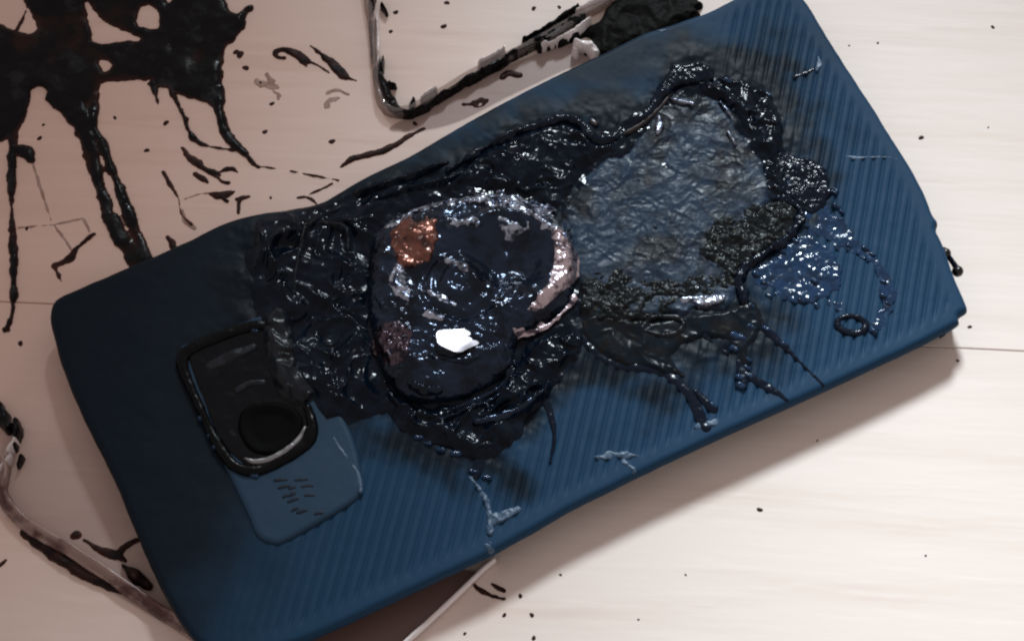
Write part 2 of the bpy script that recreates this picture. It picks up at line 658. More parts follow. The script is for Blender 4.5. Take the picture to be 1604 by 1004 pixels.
MELT = [(380, 360), (430, 325), (520, 305), (600, 285), (690, 270), (790, 205), (880, 175), (1000, 170), (1060, 95), (1120, 95), (1190, 135),
        (1235, 210), (1260, 320), (1250, 370), (1180, 430), (1190, 520), (1120, 560), (1000, 570), (910, 530), (870, 620), (780, 715),
        (690, 695), (600, 640), (500, 660), (420, 620), (390, 500)]
MELTW = spline(pts(MELT, ZT), True, 4)
# rib direction: steep lines leaning left downwards
ra = at(1000, 590, ZT)
rb = at(976, 700, ZT)
rd = (rb - ra) / np.linalg.norm(rb - ra)
rn = np.array([-rd[1], rd[0]])
RIB = 2.12


def ribs(X, Y, sd):
    u = (X * rn[0] + Y * rn[1]) + .05 * fbm(X, Y, 12, 4, 2)
    ph = (u / RIB) % 1.0
    prof = 1 - np.abs(2 * ph - 1) ** 3.0
    return .52 * (prof - 1)


PLAIN = pts([(60, 480), (380, 320), (700, 190), (1000, 30), (1120, -20), (1135, 60), (1110, 100), (1060, 105), (1000, 170), (880, 190), (700, 270), (400, 350)], ZT)
_P = [at(*q, ZT) for q in ((360, 300), (560, 1010), (250, 420))]


def ribmask(X, Y, sd):
    dm = -sd_poly(X, Y, MELTW)
    left = at(560, 700, ZT)
    xl = smooth(left[0] - 14, left[0] + 12, X - .5 * (Y - left[1]))
    top = 1 - .93 * smooth(-4, 1, sd_poly(X, Y, PLAIN))
    return top * smooth(2.2, 5, sd) * (.25 + .75 * smooth(0, 7, dm)) * xl


def case_h(X, Y, sd):
    z = dome(sd) + sag(X, Y)
    z = z + ribs(X, Y, sd) * ribmask(X, Y, sd)
    z = z + .05 * fbm(X, Y, 5, 6, 3) * smooth(1, 4, sd)
    dm = -sd_poly(X, Y, MELTW)
    # heat ripples next to the opening
    z = z + .42 * np.exp(-np.maximum(dm, 0) / 2.6) * (fbm(X, Y, 4.5, 9, 3) * .8 + .3) * smooth(.5, 3, sd)
    return z


def soot(X, Y):
    dm = -sd_poly(X, Y, MELTW)
    n = fbm(X, Y, 9, 5, 4)
    s = smooth(11, -1, dm + 6 * n) * .92
    q = at(420, 470, ZT)
    d = np.hypot((X - q[0]) / 23, (Y - q[1]) / 22)
    s = np.maximum(s, .95 * smooth(1.5, .4, d + .25 * n))
    q = at(950, 90, ZT)
    d = np.hypot((X - q[0]) / 34, (Y - q[1]) / 9)
    s = np.maximum(s, .75 * smooth(1.5, .3, d + .3 * n))
    # the whole camera end is darkened as well
    q = at(420, 800, ZT)
    u = (X - q[0]) * .90 + (Y - q[1]) * -.33
    s = np.maximum(s, .9 * smooth(13, -13, u + 2.5 * n))
    return np.clip(s, 0, 1)


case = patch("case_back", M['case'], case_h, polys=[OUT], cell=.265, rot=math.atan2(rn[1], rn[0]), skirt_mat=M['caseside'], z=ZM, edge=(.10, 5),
             skirt=((.35, -1.0), (1.0, -1.9), (1.6, -3.4), (2.0, -5.0), (2.8, -6.2)), parent=phone, attr={"soot": soot})  # the soot mask also carries the darkening of the camera end
# the phone's own screen slab under the case
scr = spline(pts(OUT, ZM), True, 3)
_c = scr.mean(0)
scr = _c + (scr - _c) * .95
n_ = len(scr)
V = np.concatenate([np.column_stack([scr, np.full(n_, z)]) for z in (0.02, 2.2)])
F = [(i, (i + 1) % n_, n_ + (i + 1) % n_, n_ + i) for i in range(n_)] + [tuple(range(n_))[::-1]]
link("screen_slab", V, F, M['skin'], phone)


def blob(H, wd, lump=.3, size=5, seed=0, kind='fbm', fine=.0, fsize=1.2, base=ztop, sink=.06):
    def f(X, Y, sd):
        t = np.clip(1 - sd / wd, 0, 1)
        e = np.sqrt(np.clip(1 - t * t, 0, 1))
        if kind == 'fold':
            e = .35 * e + .65 * smooth(0, wd * 1.2, sd)
        z = base(X, Y) - sink + H * e
        if kind == 'fbm':
            z = z + lump * fbm(X, Y, size, seed, 4) * e
        elif kind == 'fold':
            wx = X + size * .35 * fbm(X, Y, size * 1.3, seed + 2, 2)
            wy = Y + size * .35 * fbm(X, Y, size * 1.3, seed + 6, 2)
            z = z + lump * (ridged(wx, wy, size, seed, 2) * .7 + .4 * vnoise(X / (size * 1.5), Y / (size * 1.5), seed)) * e
        elif kind == 'ridge':
            z = z + lump * ridged(X, Y, size, seed, 3) * e
        elif kind == 'cells':
            ms = smooth(-.15, .55, fbm(X, Y, size * 1.8, seed + 3, 2))
            z = z + lump * (1 - np.minimum(cells(X, Y * .8, size, seed), 1.1)) * e * ms
        if fine:
            z = z + fine * ridged(X, Y, fsize, seed + 9, 2) * e
        return z
    return f


def pp(name, m, h, polys=(), strokes=(), holes=(), cell=.25, edge=(.25, 3), parent=None, zz=ZT + .5, skirt=((.05, -.5),), label=None, rough=1):
    o = patch(name, M[m], h, polys, strokes, holes, cell, zz, edge, skirt, parent or phone, rough=rough)
    if label:
        o["label"] = label
    return o


def pps(name, m, h, strokes, **k):
    return [pp(name, m, h, strokes=[q], **k) for q in strokes]


# camera plate and its parts
isl = pp("camera_plate", 'island', blob(.75, 1.1, .05, 9, 3), polys=[[(283, 552), (300, 534), (395, 498), (425, 490), (450, 505), (500, 590),
         (548, 672), (566, 735), (564, 772), (540, 795), (450, 846), (425, 850), (402, 838), (385, 800), (345, 715), (305, 630)]],
         cell=.25, edge=(0, 1))


def zis(X, Y):
    return ztop(X, Y) + .69


glass = pp("camera_glass", 'glass', blob(.25, .6, .12, 4, 5, base=zis), polys=[[(296, 565), (305, 548), (395, 515), (430, 520), (470, 600), (484, 665),
           (474, 690), (405, 730), (375, 722), (340, 680)]], cell=.25, edge=(0, 1))
pp("camera_trim", 'black', blob(.95, .95, .12, 4, 4, base=zis), strokes=[[(430, 512, 8), (395, 512, 9), (345, 528, 9), (302, 546, 10), (286, 566, 10), (296, 600, 8),
   (316, 645, 7), (338, 690, 8), (365, 728, 9), (400, 738, 9), (440, 722, 9), (478, 696, 10), (490, 672, 9), (482, 640, 7)]], cell=.2, edge=(.1, 2))
pp("flash_window", 'flap', blob(.3, .6, .1, 3, 7, base=lambda X, Y: zis(X, Y) + .2), strokes=[[(328, 575, 8), (360, 560, 9), (396, 545, 7)]], cell=.2, edge=(.1, 2))
pp("sensor_window", 'flap', blob(.3, .6, .1, 3, 8, base=lambda X, Y: zis(X, Y) + .2), strokes=[[(372, 612, 5), (392, 602, 6), (412, 600, 5)]], cell=.2, edge=(.1, 2))
LC = at(424, 662, ZT + 1.8)


def lensh(X, Y, sd):
    return zis(X, Y) + .25 + .35 * np.clip(sd / .5, 0, 1) - .25 * smooth(.6, 3, sd)


lens = pp("camera_lens", 'lens', lensh, polys=[[(372, 660), (385, 637), (420, 628), (455, 635), (474, 655), (466, 685), (435, 708), (400, 708), (380, 690)]],
          cell=.2, edge=(.05, 2), zz=ZT + 1.5)
pp("lens_rim", 'rim', blob(.75, .5, .1, 2, 3, base=lambda X, Y: zis(X, Y) + .2), strokes=[[(383, 716, 2), (398, 721, 5), (420, 718, 5.5), (446, 705, 5.5), (466, 688, 5), (478, 668, 3)]],
   cell=.15, edge=(.05, 1), parent=lens, zz=ZT + 1.5)
for k, q in enumerate([(316, 655), (330, 682), (338, 700), (398, 744), (398, 517)]):
    pp("molten_bead", 'bluemelt', blob(.7, .7, 0, 1, base=zis), strokes=[[(q[0] - 3, q[1] - 1, 4), (q[0] + 4, q[1] + 1, 4)]], cell=.15, edge=(.05, 1), zz=ZT + 1)
# print on the camera plate: too worn to read, kept as the short strokes one sees
marks = [(463, 752, 481, 751), (473, 762, 489, 761), (453, 765, 462, 763), (478, 776, 491, 776), (454, 776, 462, 772), (452, 786, 466, 781),
         (457, 800, 466, 796), (466, 803, 480, 799), (494, 805, 505, 803), (431, 752, 449, 751), (437, 764, 452, 761), (444, 778, 452, 776)]
for a, b_, c_, d_ in marks:
    pp("letter_mark", 'ink', lambda X, Y, sd: zis(X, Y) + .06 + .08 * np.clip(sd / .15, 0, 1),
       strokes=[[(a, b_, 2.2), ((a + c_) / 2, (b_ + d_) / 2 - .5, 2.6), (c_, d_, 2.0)]], cell=.14, edge=(.06, .8), parent=isl, zz=ZT + .7, skirt=((0, -.2),))
# highlight on the plate's corner, put in as a pale raised strip
pp("plate_highlight", 'scuff_highlight', blob(.45, .5, .1, 2, 2, base=lambda X, Y: ztop(X, Y) + .4), strokes=[[(522, 683, 2), (534, 704, 4), (548, 722, 3), (561, 742, 4), (565, 768, 4)]],
   cell=.15, edge=(.08, 1.5), parent=isl, zz=ZT + .8)

# scorched bed of the opening
pp("scorched_bed", 'crust', blob(.45, 1.5, .25, 5, 10, 'fold'), polys=[[(392, 360), (430, 330), (520, 312), (600, 285), (690, 275), (790, 225), (900, 195), (1000, 190), (1080, 120), (1180, 130), (1225, 210), (1240, 300), (1180, 400), (1130, 470), (1000, 500),
   (915, 530), (870, 590), (800, 660), (700, 670), (610, 640), (500, 650), (420, 600), (400, 480)]], cell=.35, edge=(.5, 4))
# black crust left of the swelling
pp("charred_crust", 'crust', blob(1.5, 5.0, 1.3, 5.5, 12, 'fold', .03, 1.6), polys=[[(384, 400), (392, 352), (430, 327), (500, 317), (560, 298), (610, 300), (612, 350), (590, 430),
   (585, 520), (600, 590), (612, 640), (570, 655), (510, 668), (470, 640), (440, 630), (412, 590), (398, 520), (392, 450)]], cell=.22, edge=(.5, 4))
pp("melted_flap", 'flap', lambda X, Y, sd: blob(3.1, 2.4, .9, 4.5, 15, 'fold')(X, Y, sd), polys=[[(408, 500), (428, 470), (455, 480), (470, 520), (478, 565), (496, 595), (494, 625),
   (460, 632), (430, 615), (414, 570)]], cell=.2, edge=(.3, 3), zz=ZT + 2)
pps("melted_flap", 'flap', lambda X, Y, sd: blob(3.2, 2.0, .6, 4, 19, 'fold')(X, Y, sd), strokes=[[(478, 350, 14), (470, 390, 13), (462, 430, 12), (460, 455, 8)], [(500, 342, 8), (540, 352, 12), (545, 385, 8)],
   [(520, 390, 6), (518, 420, 6)]], cell=.2, edge=(.3, 3), zz=ZT + 2)
pps("melted_ridge", 'crust', blob(1.6, 1.3, .5, 3.5, 22, 'fold'), strokes=[[(570, 330, 8), (590, 312, 8), (620, 300, 9), (660, 290, 8), (700, 282, 9), (740, 262, 9)],
   [(560, 300, 9), (610, 285, 10), (660, 268, 8), (700, 255, 6)]], cell=.2, edge=(.25, 3))

# the swelling: dark shiny battery foil
BC = at(735, 468, ZT + 3)
RX, RY = 21.5, 21.5


def swell(X, Y, sd):
    t = np.clip(1 - sd / 7.5, 0, 1)
    e = np.sqrt(np.clip(1 - t ** 2.2, 0, 1))
    z = ztop(X, Y) - .1 + 4.9 * e
    # hollow to the upper right, knob in the middle, both with ring creases
    q = at(800, 405, ZT + 4)
    r = np.hypot(X - q[0], (Y - q[1]) * 1.2)
    z = z - 3.0 * smooth(10.5, 3, r) + 1.0 * np.exp(-((r - 12.0) / 1.7) ** 2) * e * smooth(-4, 2, X - q[0] + .6 * (Y - q[1]) + 6)
    k = at(722, 448, ZT + 4)
    r2 = np.hypot(X - k[0], Y - k[1])
    z = z + 2.4 * smooth(8.0, 2.0, r2) + .30 * np.cos(r2 * 2 * math.pi / 3.1) * smooth(10, 6, r2)
    z = z + .6 * fbm(X, Y, 8, 31, 2) * e + .34 * ridged(X, Y, 5.0, 33, 2) * e
    lo_ = smooth(2, -6, Y - BC[1])
    z = z + lo_ * e * (.30 * ridged(X * .5, Y, 2.0, 39, 2) + .25 * fbm(X, Y, 3, 40, 2))
    # the crumpled upper rim
    z = z + .42 * ridged(X, Y, 2.2, 37, 2) * smooth(5.5, 1.5, sd) * e
    return z


SW = [(574, 470), (576, 410), (592, 362), (640, 333), (715, 314), (790, 312), (850, 330), (893, 372), (905, 420), (893, 475), (850, 512), (812, 535), (802, 580),
      (760, 612), (700, 632), (640, 628), (603, 596), (584, 535)]
pp("swollen_battery", 'foil', swell, polys=[SW], cell=.2, edge=(.25, 4), skirt=((.3, -1.0), (.3, -2.0)))
SWW = spline(pts(SW, ZT + .5), True, 5)


def zsw(X, Y):
    return swell(X, Y, np.maximum(sd_poly(X, Y, SWW), .2))


pps("crumpled_foil", 'silver', lambda X, Y, sd: zsw(X, Y) + .05 + .22 * np.clip(sd / .6, 0, 1) + .42 * ridged(X, Y, 2.9, 41, 2) * np.clip(sd / 1, 0, 1),
   strokes=[[(610, 345, 5), (650, 325, 9), (700, 312, 10), (745, 305, 14), (790, 308, 20), (835, 322, 22), (868, 345, 18), (885, 365, 8)],
            [(700, 345, 4), (725, 350, 6), (750, 348, 3)], [(785, 350, 6), (805, 362, 8), (830, 355, 5)]], cell=.17, edge=(1.1, 1.7), zz=ZT + 4.5)
pps("crumpled_foil", 'rosefoil', lambda X, Y, sd: zsw(X, Y) + .05 + .3 * np.clip(sd / .8, 0, 1) + .30 * ridged(X, Y, 2.6, 43, 3) * np.clip(sd / 1, 0, 1),
   strokes=[[(868, 350, 5), (885, 385, 17), (887, 415, 20), (872, 447, 14), (852, 470, 9), (830, 485, 3)],
            [(900, 455, 3), (870, 490, 4), (840, 507, 4), (810, 515, 5)]], cell=.17, edge=(.45, 2.2), zz=ZT + 4)
pp("coppery_reflection", 'warm_reflection', lambda X, Y, sd: zsw(X, Y) + .05 + .5 * np.clip(sd / 1.2, 0, 1) + .28 * ridged(X, Y, 3.0, 45, 3) * np.clip(sd / 1, 0, 1),
   polys=[[(606, 374), (618, 354), (645, 342), (674, 350), (686, 370), (678, 396), (658, 412), (640, 420), (618, 408)]], cell=.17, edge=(1.3, 2.6), zz=ZT + 4.5)  # warm reflection on the swelling, put in as a coppery patch
pps("crumpled_foil", 'silver', lambda X, Y, sd: zsw(X, Y) + .05 + .4 * np.clip(sd / .8, 0, 1) + .3 * ridged(X, Y, 2.4, 47, 3) * np.clip(sd / 1, 0, 1),
   strokes=[[(628, 418, 8), (622, 440, 13), (635, 462, 10), (640, 472, 4)], [(660, 455, 3), (690, 470, 6), (712, 480, 5)], [(672, 495, 8), (690, 500, 7)],
            [(700, 412, 4), (722, 422, 6), (730, 430, 4)]], cell=.17, edge=(.35, 1.6), zz=ZT + 5)
pp("crumpled_foil", 'purple', lambda X, Y, sd: zsw(X, Y) + .05 + .3 * np.clip(sd / .8, 0, 1) + .34 * ridged(X, Y, 1.6, 49, 3) * np.clip(sd / 1, 0, 1),
   polys=[[(583, 520), (600, 505), (632, 512), (642, 535), (636, 562), (612, 570), (590, 555)]], cell=.17, edge=(.5, 1.6), zz=ZT + 4)
# the flat piece that mirrors the lamp
FC = at(719, 529, ZT + 5.6)
fc3 = np.array([FC[0], FC[1], ZT + 5.6])
vl = LAMP * 1000 - fc3
vl /= np.linalg.norm(vl)
vc = Cmm - fc3
vc /= np.linalg.norm(vc)
hv = vl + vc
hv /= np.linalg.norm(hv)
zf0 = float(zsw(np.array([[FC[0]]]), np.array([[FC[1]]]))[0, 0]) + .35


def faceth(X, Y, sd):
    return zf0 - (hv[0] * (X - FC[0]) + hv[1] * (Y - FC[1])) / hv[2] - .010 * ((X - FC[0]) ** 2 + (Y - FC[1]) ** 2) + .04 * fbm(X, Y, 4, 77, 2)


pps("foil_crease", 'foil', lambda X, Y, sd: zsw(X, Y) + .55 * np.sqrt(np.clip(sd / .8, 0, 1)), strokes=[[(795, 545, 3), (800, 572, 5), (782, 600, 5), (748, 618, 5), (712, 632, 3)],
   [(640, 600, 4), (660, 612, 6), (690, 612, 4)], [(690, 565, 3), (720, 572, 5), (750, 566, 3)]], cell=.18, edge=(.2, 2), zz=ZT + 3)
pp("foil_facet", 'facet', faceth, polys=[[(683, 522), (690, 516), (720, 513), (745, 507), (755, 512), (757, 530), (738, 545), (716, 554), (692, 545), (684, 536)]],
   cell=.2, edge=(.08, 2), zz=ZT + 5.6, skirt=((.1, -.25), (.3, -.9)))
# skirt under the swelling
pp("melted_skirt", 'crust', blob(1.5, 2.6, 1.0, 4.0, 51, 'fold', .03, 1.4), polys=[[(600, 590), (640, 625), (700, 632), (760, 612), (806, 570), (826, 535), (870, 520), (905, 515), (912, 550),
   (880, 590), (855, 625), (826, 655), (812, 690), (775, 716), (735, 718), (700, 700), (660, 690), (625, 668), (602, 630)]], cell=.2, edge=(.4, 3))
pps("melted_skirt", 'foil', blob(2.4, 1.0, .5, 3, 53, 'fold'), strokes=[[(690, 655, 8), (730, 640, 7), (775, 620, 7), (800, 590, 5), (805, 560, 4)],
   [(745, 660, 8), (790, 648, 12), (815, 635, 10), (845, 615, 10), (860, 595, 6)], [(630, 610, 6), (655, 616, 9), (690, 615, 6)]], cell=.18, edge=(.3, 2), zz=ZT + 2.5)
for q in ((656, 684, 4), (669, 693, 3), (690, 703, 4), (714, 709, 5), (741, 737, 3), (762, 746, 4)):
    pp("molten_bead", 'bluemelt', blob(.8, .8, 0, 1), strokes=[[(q[0] - 4, q[1], q[2]), (q[0] + 5, q[1] + 1, q[2])]], cell=.17, edge=(.08, 1))

# the torn battery pouch in the opening
pp("battery_pouch", 'cell', blob(.8, 1.4, .26, 7, 61, 'fold', .08, 1.6), polys=[[(880, 330), (905, 290), (950, 250), (990, 222), (1015, 175), (1060, 148), (1112, 145), (1150, 175), (1180, 235),
   (1205, 285), (1195, 330), (1150, 365), (1130, 400), (1165, 440), (1140, 480), (1060, 492), (980, 502), (925, 495), (900, 445), (890, 385)]], cell=.22, edge=(1.0, 3.5))
pps("pouch_flake", 'silver', blob(1.7, .8, .1, 3, 63), strokes=[[(1032, 182, 6), (1034, 194, 9), (1030, 206, 6)]], cell=.16, edge=(.1, 2), zz=ZT + 1.5)
pps("pouch_flake", 'silver', blob(1.9, .8, .2, 2, 64), strokes=[[(1052, 152, 3), (1064, 157, 4), (1085, 162, 5)], [(1128, 158, 3), (1138, 170, 4), (1145, 178, 2)], [(1140, 205, 3), (1152, 225, 4)]],
   cell=.16, edge=(.1, 2), zz=ZT + 1.5)
pps("pouch_flake", 'silver', blob(1.3, .9, .25, 2, 66, 'ridge'), strokes=[[(1070, 468, 8), (1100, 470, 11), (1130, 465, 9)]], cell=.18, edge=(.25, 2), zz=ZT + 1.2)
pp("charred_layer", 'ash', blob(1.1, 1.8, .45, 3, 71, 'ridge', .2, 1.2), polys=[[(1092, 392), (1112, 350), (1150, 328), (1200, 318), (1240, 316), (1252, 340), (1228, 378), (1185, 402), (1158, 432), (1130, 425), (1108, 412)]],
   cell=.2, edge=(.5, 2.5), zz=ZT + 1)
pp("charred_layer", 'ash', blob(.9, 1.8, .45, 3.2, 73, 'ridge', .2, 1.1), polys=[[(905, 455), (930, 430), (980, 425), (1020, 440), (1060, 430), (1110, 425), (1150, 435), (1140, 455), (1080, 470), (1040, 490), (985, 505), (945, 500), (915, 490)]],
   cell=.2, edge=(1.0, 2.5), zz=ZT + .8)

# black rims of the opening
pp("melted_rim", 'crust', blob(1.3, 2.4, .9, 4.2, 81, 'fold', .03, 1.4), polys=[[(690, 295), (720, 262), (770, 228), (830, 200), (885, 186), (915, 200), (940, 222), (975, 205), (985, 225), (945, 252), (905, 285), (882, 325), (850, 325), (800, 306), (740, 300)]],
   cell=.22, edge=(.5, 3))
pp("melted_rim", 'drip', blob(1.7, 1.5, .45, 2.8, 83), strokes=[[(700, 268, 6), (745, 240, 8), (795, 212, 9), (845, 194, 10), (890, 184, 12), (914, 197, 12), (930, 217, 11), (958, 214, 11), (985, 192, 12),
   (1012, 178, 11), (1035, 150, 12), (1055, 122, 16), (1080, 112, 20), (1104, 112, 16), (1112, 122, 8)]], cell=.2, edge=(.5, 2.2), zz=ZT + 1)
pp("melted_rim", 'crust', blob(1.3, 2.0, .9, 3.6, 85, 'fold', .05, 1.3), polys=[[(1085, 128), (1125, 118), (1165, 122), (1205, 148), (1226, 195), (1222, 250), (1240, 300), (1245, 325), (1205, 322), (1190, 270), (1165, 205), (1135, 165), (1095, 150)]],
   cell=.2, edge=(.4, 3))
pp("melted_rim", 'drip', blob(1.6, 1.2, .4, 2.4, 87), strokes=[[(1225, 312, 7), (1250, 325, 9), (1253, 345, 9), (1232, 372, 8), (1200, 394, 8), (1166, 416, 8), (1158, 440, 10), (1166, 470, 9)]], cell=.2, edge=(.5, 2.2), zz=ZT + 1)
pp("peeled_edge", 'peel', blob(1.5, .7, .25, 2.5, 89), strokes=[[(975, 210, 2), (998, 198, 4), (1022, 180, 4), (1040, 160, 3), (1052, 143, 2)]], cell=.17, edge=(.15, 2), zz=ZT + 1)
pp("molten_bead", 'facet', blob(1.2, .8, .0, 2), strokes=[[(928, 188, 6), (932, 191, 6)]], cell=.15, edge=(.05, 2), zz=ZT + 1)

# blistered blue plastic to the right of the opening
pp("blistered_plastic", 'drip', blob(.5, 1.2, .6, 1.7, 91, 'cells', .12, 1.0), polys=[[(1195, 250), (1225, 235), (1262, 245), (1290, 262), (1302, 290), (1290, 322), (1262, 330), (1240, 318), (1210, 315), (1195, 290)]], cell=.16, edge=(.6, 2))
pp("blistered_plastic", 'bluemelt', blob(.16, .9, .28, 1.5, 93, 'cells', .04, 1.0), polys=[[(1180, 425), (1205, 398), (1240, 378), (1268, 372), (1300, 392), (1312, 425), (1306, 455), (1280, 474), (1235, 468), (1200, 450)]],
   cell=.17, edge=(1.1, 2.2))
pp("blistered_plastic", 'bluemelt', blob(.12, .7, .22, 1.3, 94, 'cells', .04, 1.0), polys=[[(1248, 330), (1268, 316), (1300, 322), (1318, 345), (1345, 375), (1352, 392), (1322, 392), (1290, 372), (1262, 358)]],
   cell=.17, edge=(1.0, 2.2))
pp("blistered_plastic", 'bluemelt', blob(.06, .7, .14, 1.2, 96, 'cells', .04, 1.0), strokes=[[(1340, 380, 8), (1372, 410, 8), (1388, 448, 10), (1390, 485, 9), (1372, 512, 7)], [(1300, 470, 6), (1322, 484, 5)]],
   cell=.17, edge=(.8, 1.8))
pp("blister_ring", 'drip', blob(.5, .7, .1, 2, 95), strokes=[[(1313, 500, 5), (1325, 494, 4), (1345, 496, 5), (1357, 507, 6), (1348, 519, 6), (1328, 519, 6), (1314, 511, 6), (1312, 502, 5)]], cell=.15, edge=(.08, 1.5))
for q in ((1262, 352, 6), (1226, 392, 6), (1246, 376, 5), (1276, 440, 6), (1255, 470, 5), (1356, 388, 5), (1330, 383, 4), (1310, 322, 6), (1306, 300, 5), (1384, 462, 5), (1368, 518, 6),
          (1188, 408, 5), (1140, 126, 7), (1203, 147, 6), (1208, 218, 5), (1172, 418, 5), (1184, 428, 6), (1196, 442, 5), (1204, 462, 5), (1176, 478, 6), (1136, 495, 7), (1168, 502, 5),
          (1176, 511, 7), (1150, 525, 9), (1160, 528, 8), (1200, 514, 6), (1150, 545, 6), (1172, 562, 4), (1170, 574, 4), (1158, 590, 6), (1160, 603, 7), (1173, 588, 5), (1228, 538, 6), (1118, 634, 6), (1308, 296, 4), (1318, 330, 4), (1352, 402, 3), (1366, 396, 4), (1384, 440, 4), (1392, 474, 3), (1290, 262, 4), (1272, 250, 4), (1250, 262, 5), (1236, 286, 5), (1262, 292, 4), (1280, 300, 5), (1246, 312, 4), (1216, 272, 4)):
    pp("molten_bead", 'bluemelt', blob(q[2] * PX * 1.0, q[2] * PX, .1, 1, 3), strokes=[[(q[0] - 2, q[1] - 1, q[2] * .9), (q[0] + 3, q[1] + 1.5, q[2] * .8)]], cell=.15, edge=(.1, 1))

# runs and drips below the opening
pp("melted_film", 'film', blob(.6, 1.0, .3, 5, 101, 'fold'), polys=[[(905, 505), (940, 492), (1010, 500), (1080, 492), (1140, 482), (1180, 470), (1196, 505), (1178, 545), (1168, 575), (1150, 550), (1115, 530), (1075, 535), (1052, 555),
   (1075, 590), (1040, 584), (985, 574), (935, 550)]], cell=.22, edge=(.4, 3))
pp("melted_fold", 'flap', blob(1.1, .9, .3, 2.5, 103), strokes=[[(1005, 512, 6), (1020, 498, 5), (1050, 496, 6), (1070, 504, 6), (1062, 520, 6), (1035, 524, 5), (1010, 518, 5)]], cell=.18, edge=(.2, 2))
drips = [[(903, 510, 8), (932, 548, 8), (975, 570, 9), (1025, 576, 8), (1058, 594, 8), (1084, 622, 8), (1096, 650, 9), (1106, 668, 8)],
         [(1090, 612, 4), (1110, 632, 7), (1118, 640, 6)],
         [(1162, 470, 10), (1172, 520, 12), (1162, 560, 8), (1164, 585, 8), (1166, 604, 5)],
         [(1168, 584, 6), (1198, 602, 7), (1220, 616, 5), (1234, 626, 3)],
         [(1190, 505, 8), (1222, 535, 6), (1250, 562, 3), (1290, 602, 2)],
         [(842, 610, 7), (860, 640, 6), (868, 680, 4), (862, 722, 2)],
         [(1100, 520, 5), (1120, 538, 4), (1140, 552, 3)],
         [(760, 700, 10), (748, 735, 8), (742, 750, 3)]]
for s in drips:
    pp("melted_drip", 'drip', blob(.34, .9, .12, 2.5, 105), strokes=[s], cell=.17, edge=(.12, 2))
pps("blue_scuff", 'scuff_highlight', blob(.25, .5, .15, 2, 107, 'ridge'), strokes=[[(735, 745, 4), (755, 770, 5), (765, 800, 4), (768, 850, 3)], [(768, 815, 6), (790, 805, 8), (812, 797, 4)], [(762, 852, 4), (770, 860, 5)]],
   cell=.17, edge=(.4, 1.6))
pps("blue_scuff", 'scuff_highlight', blob(.2, .5, .12, 2, 108, 'ridge'), strokes=[[(930, 715, 3), (965, 710, 5), (1000, 712, 3)], [(975, 722, 3), (992, 732, 4)], [(1090, 668, 3), (1120, 660, 4)]], cell=.17, edge=(.4, 1.6))
pps("blue_scuff", 'scuff_highlight', blob(.15, .4, .06, 2, 109, 'ridge'), strokes=[[(1325, 243, 2), (1350, 245, 3), (1385, 244, 2), (1405, 247, 1)], [(1282, 85, 2), (1284, 98, 4), (1280, 108, 2)]], cell=.17, edge=(.2, 1.6))
pps("blue_scuff", 'drip', blob(.15, .4, .06, 2, 109, 'ridge'), strokes=[[(1245, 118, 3), (1262, 112, 4), (1275, 106, 2)]], cell=.17, edge=(.2, 1.6))
pps("blue_scuff", 'scuff_highlight', blob(.25, .4, .06, 2, 110, 'ridge'), strokes=[[(1030, 45, 2), (1037, 46, 3), (1044, 45, 2)]], cell=.17, edge=(.1, 1.6))


def ball(name, m, px, py, z, r, parent, sq=1.0):
    c = at(px, py, z)
    V, F = [], []
    nu, nv = 14, 9
    for i in range(nv + 1):
        a = math.pi * i / nv
        for j in range(nu):
            b_ = 2 * math.pi * j / nu
            V.append((c[0] + r * math.sin(a) * math.cos(b_), c[1] + r * math.sin(a) * math.sin(b_) * sq, z + r * math.cos(a)))
    for i in range(nv):
        for j in range(nu):
            F.append((i * nu + j, (i + 1) * nu + j, (i + 1) * nu + (j + 1) % nu, i * nu + (j + 1) % nu))
    return link(name, V, F, M[m], parent)


ball("plastic_bead", 'bead', 1481, 397, 5.5, 1.15, phone)
ball("plastic_bead", 'bead', 1500, 425, 5.0, 1.2, phone)
pp("bead_thread", 'drip', lambda X, Y, sd: 5.4 + .8 * np.sqrt(np.clip(sd / .7, 0, 1)), strokes=[[(1478, 393, 5), (1492, 412, 4), (1500, 425, 5)]], cell=.18, edge=(.05, 1), zz=5.0)

# ------------------------------------------------------------------ burnt plastic thrown over the table
def flat(H, wd, lump=.1, size=4, seed=0, zb=.03):
    def f(X, Y, sd):
        t = np.clip(1 - sd / wd, 0, 1)
        e = np.sqrt(np.clip(1 - t * t, 0, 1))
        return zb + np.maximum(H * e * (1 + .35 * fbm(X, Y, size, seed, 3)) + lump * fbm(X, Y, size * .6, seed + 1, 3) * e, .02 * e)
    return f


def tt(name, m, label, cat, polys=(), strokes=(), holes=(), H=.35, wd=.8, cell=.22, edge=(.25, 2.5), lump=.08, group=None, size=4, seed=0):
    o = patch(name, M[m], flat(H, wd, lump, size, seed), polys, strokes, holes, cell, 0.0, edge, skirt=((0, -.03),))
    return tag(o, label, cat, group)


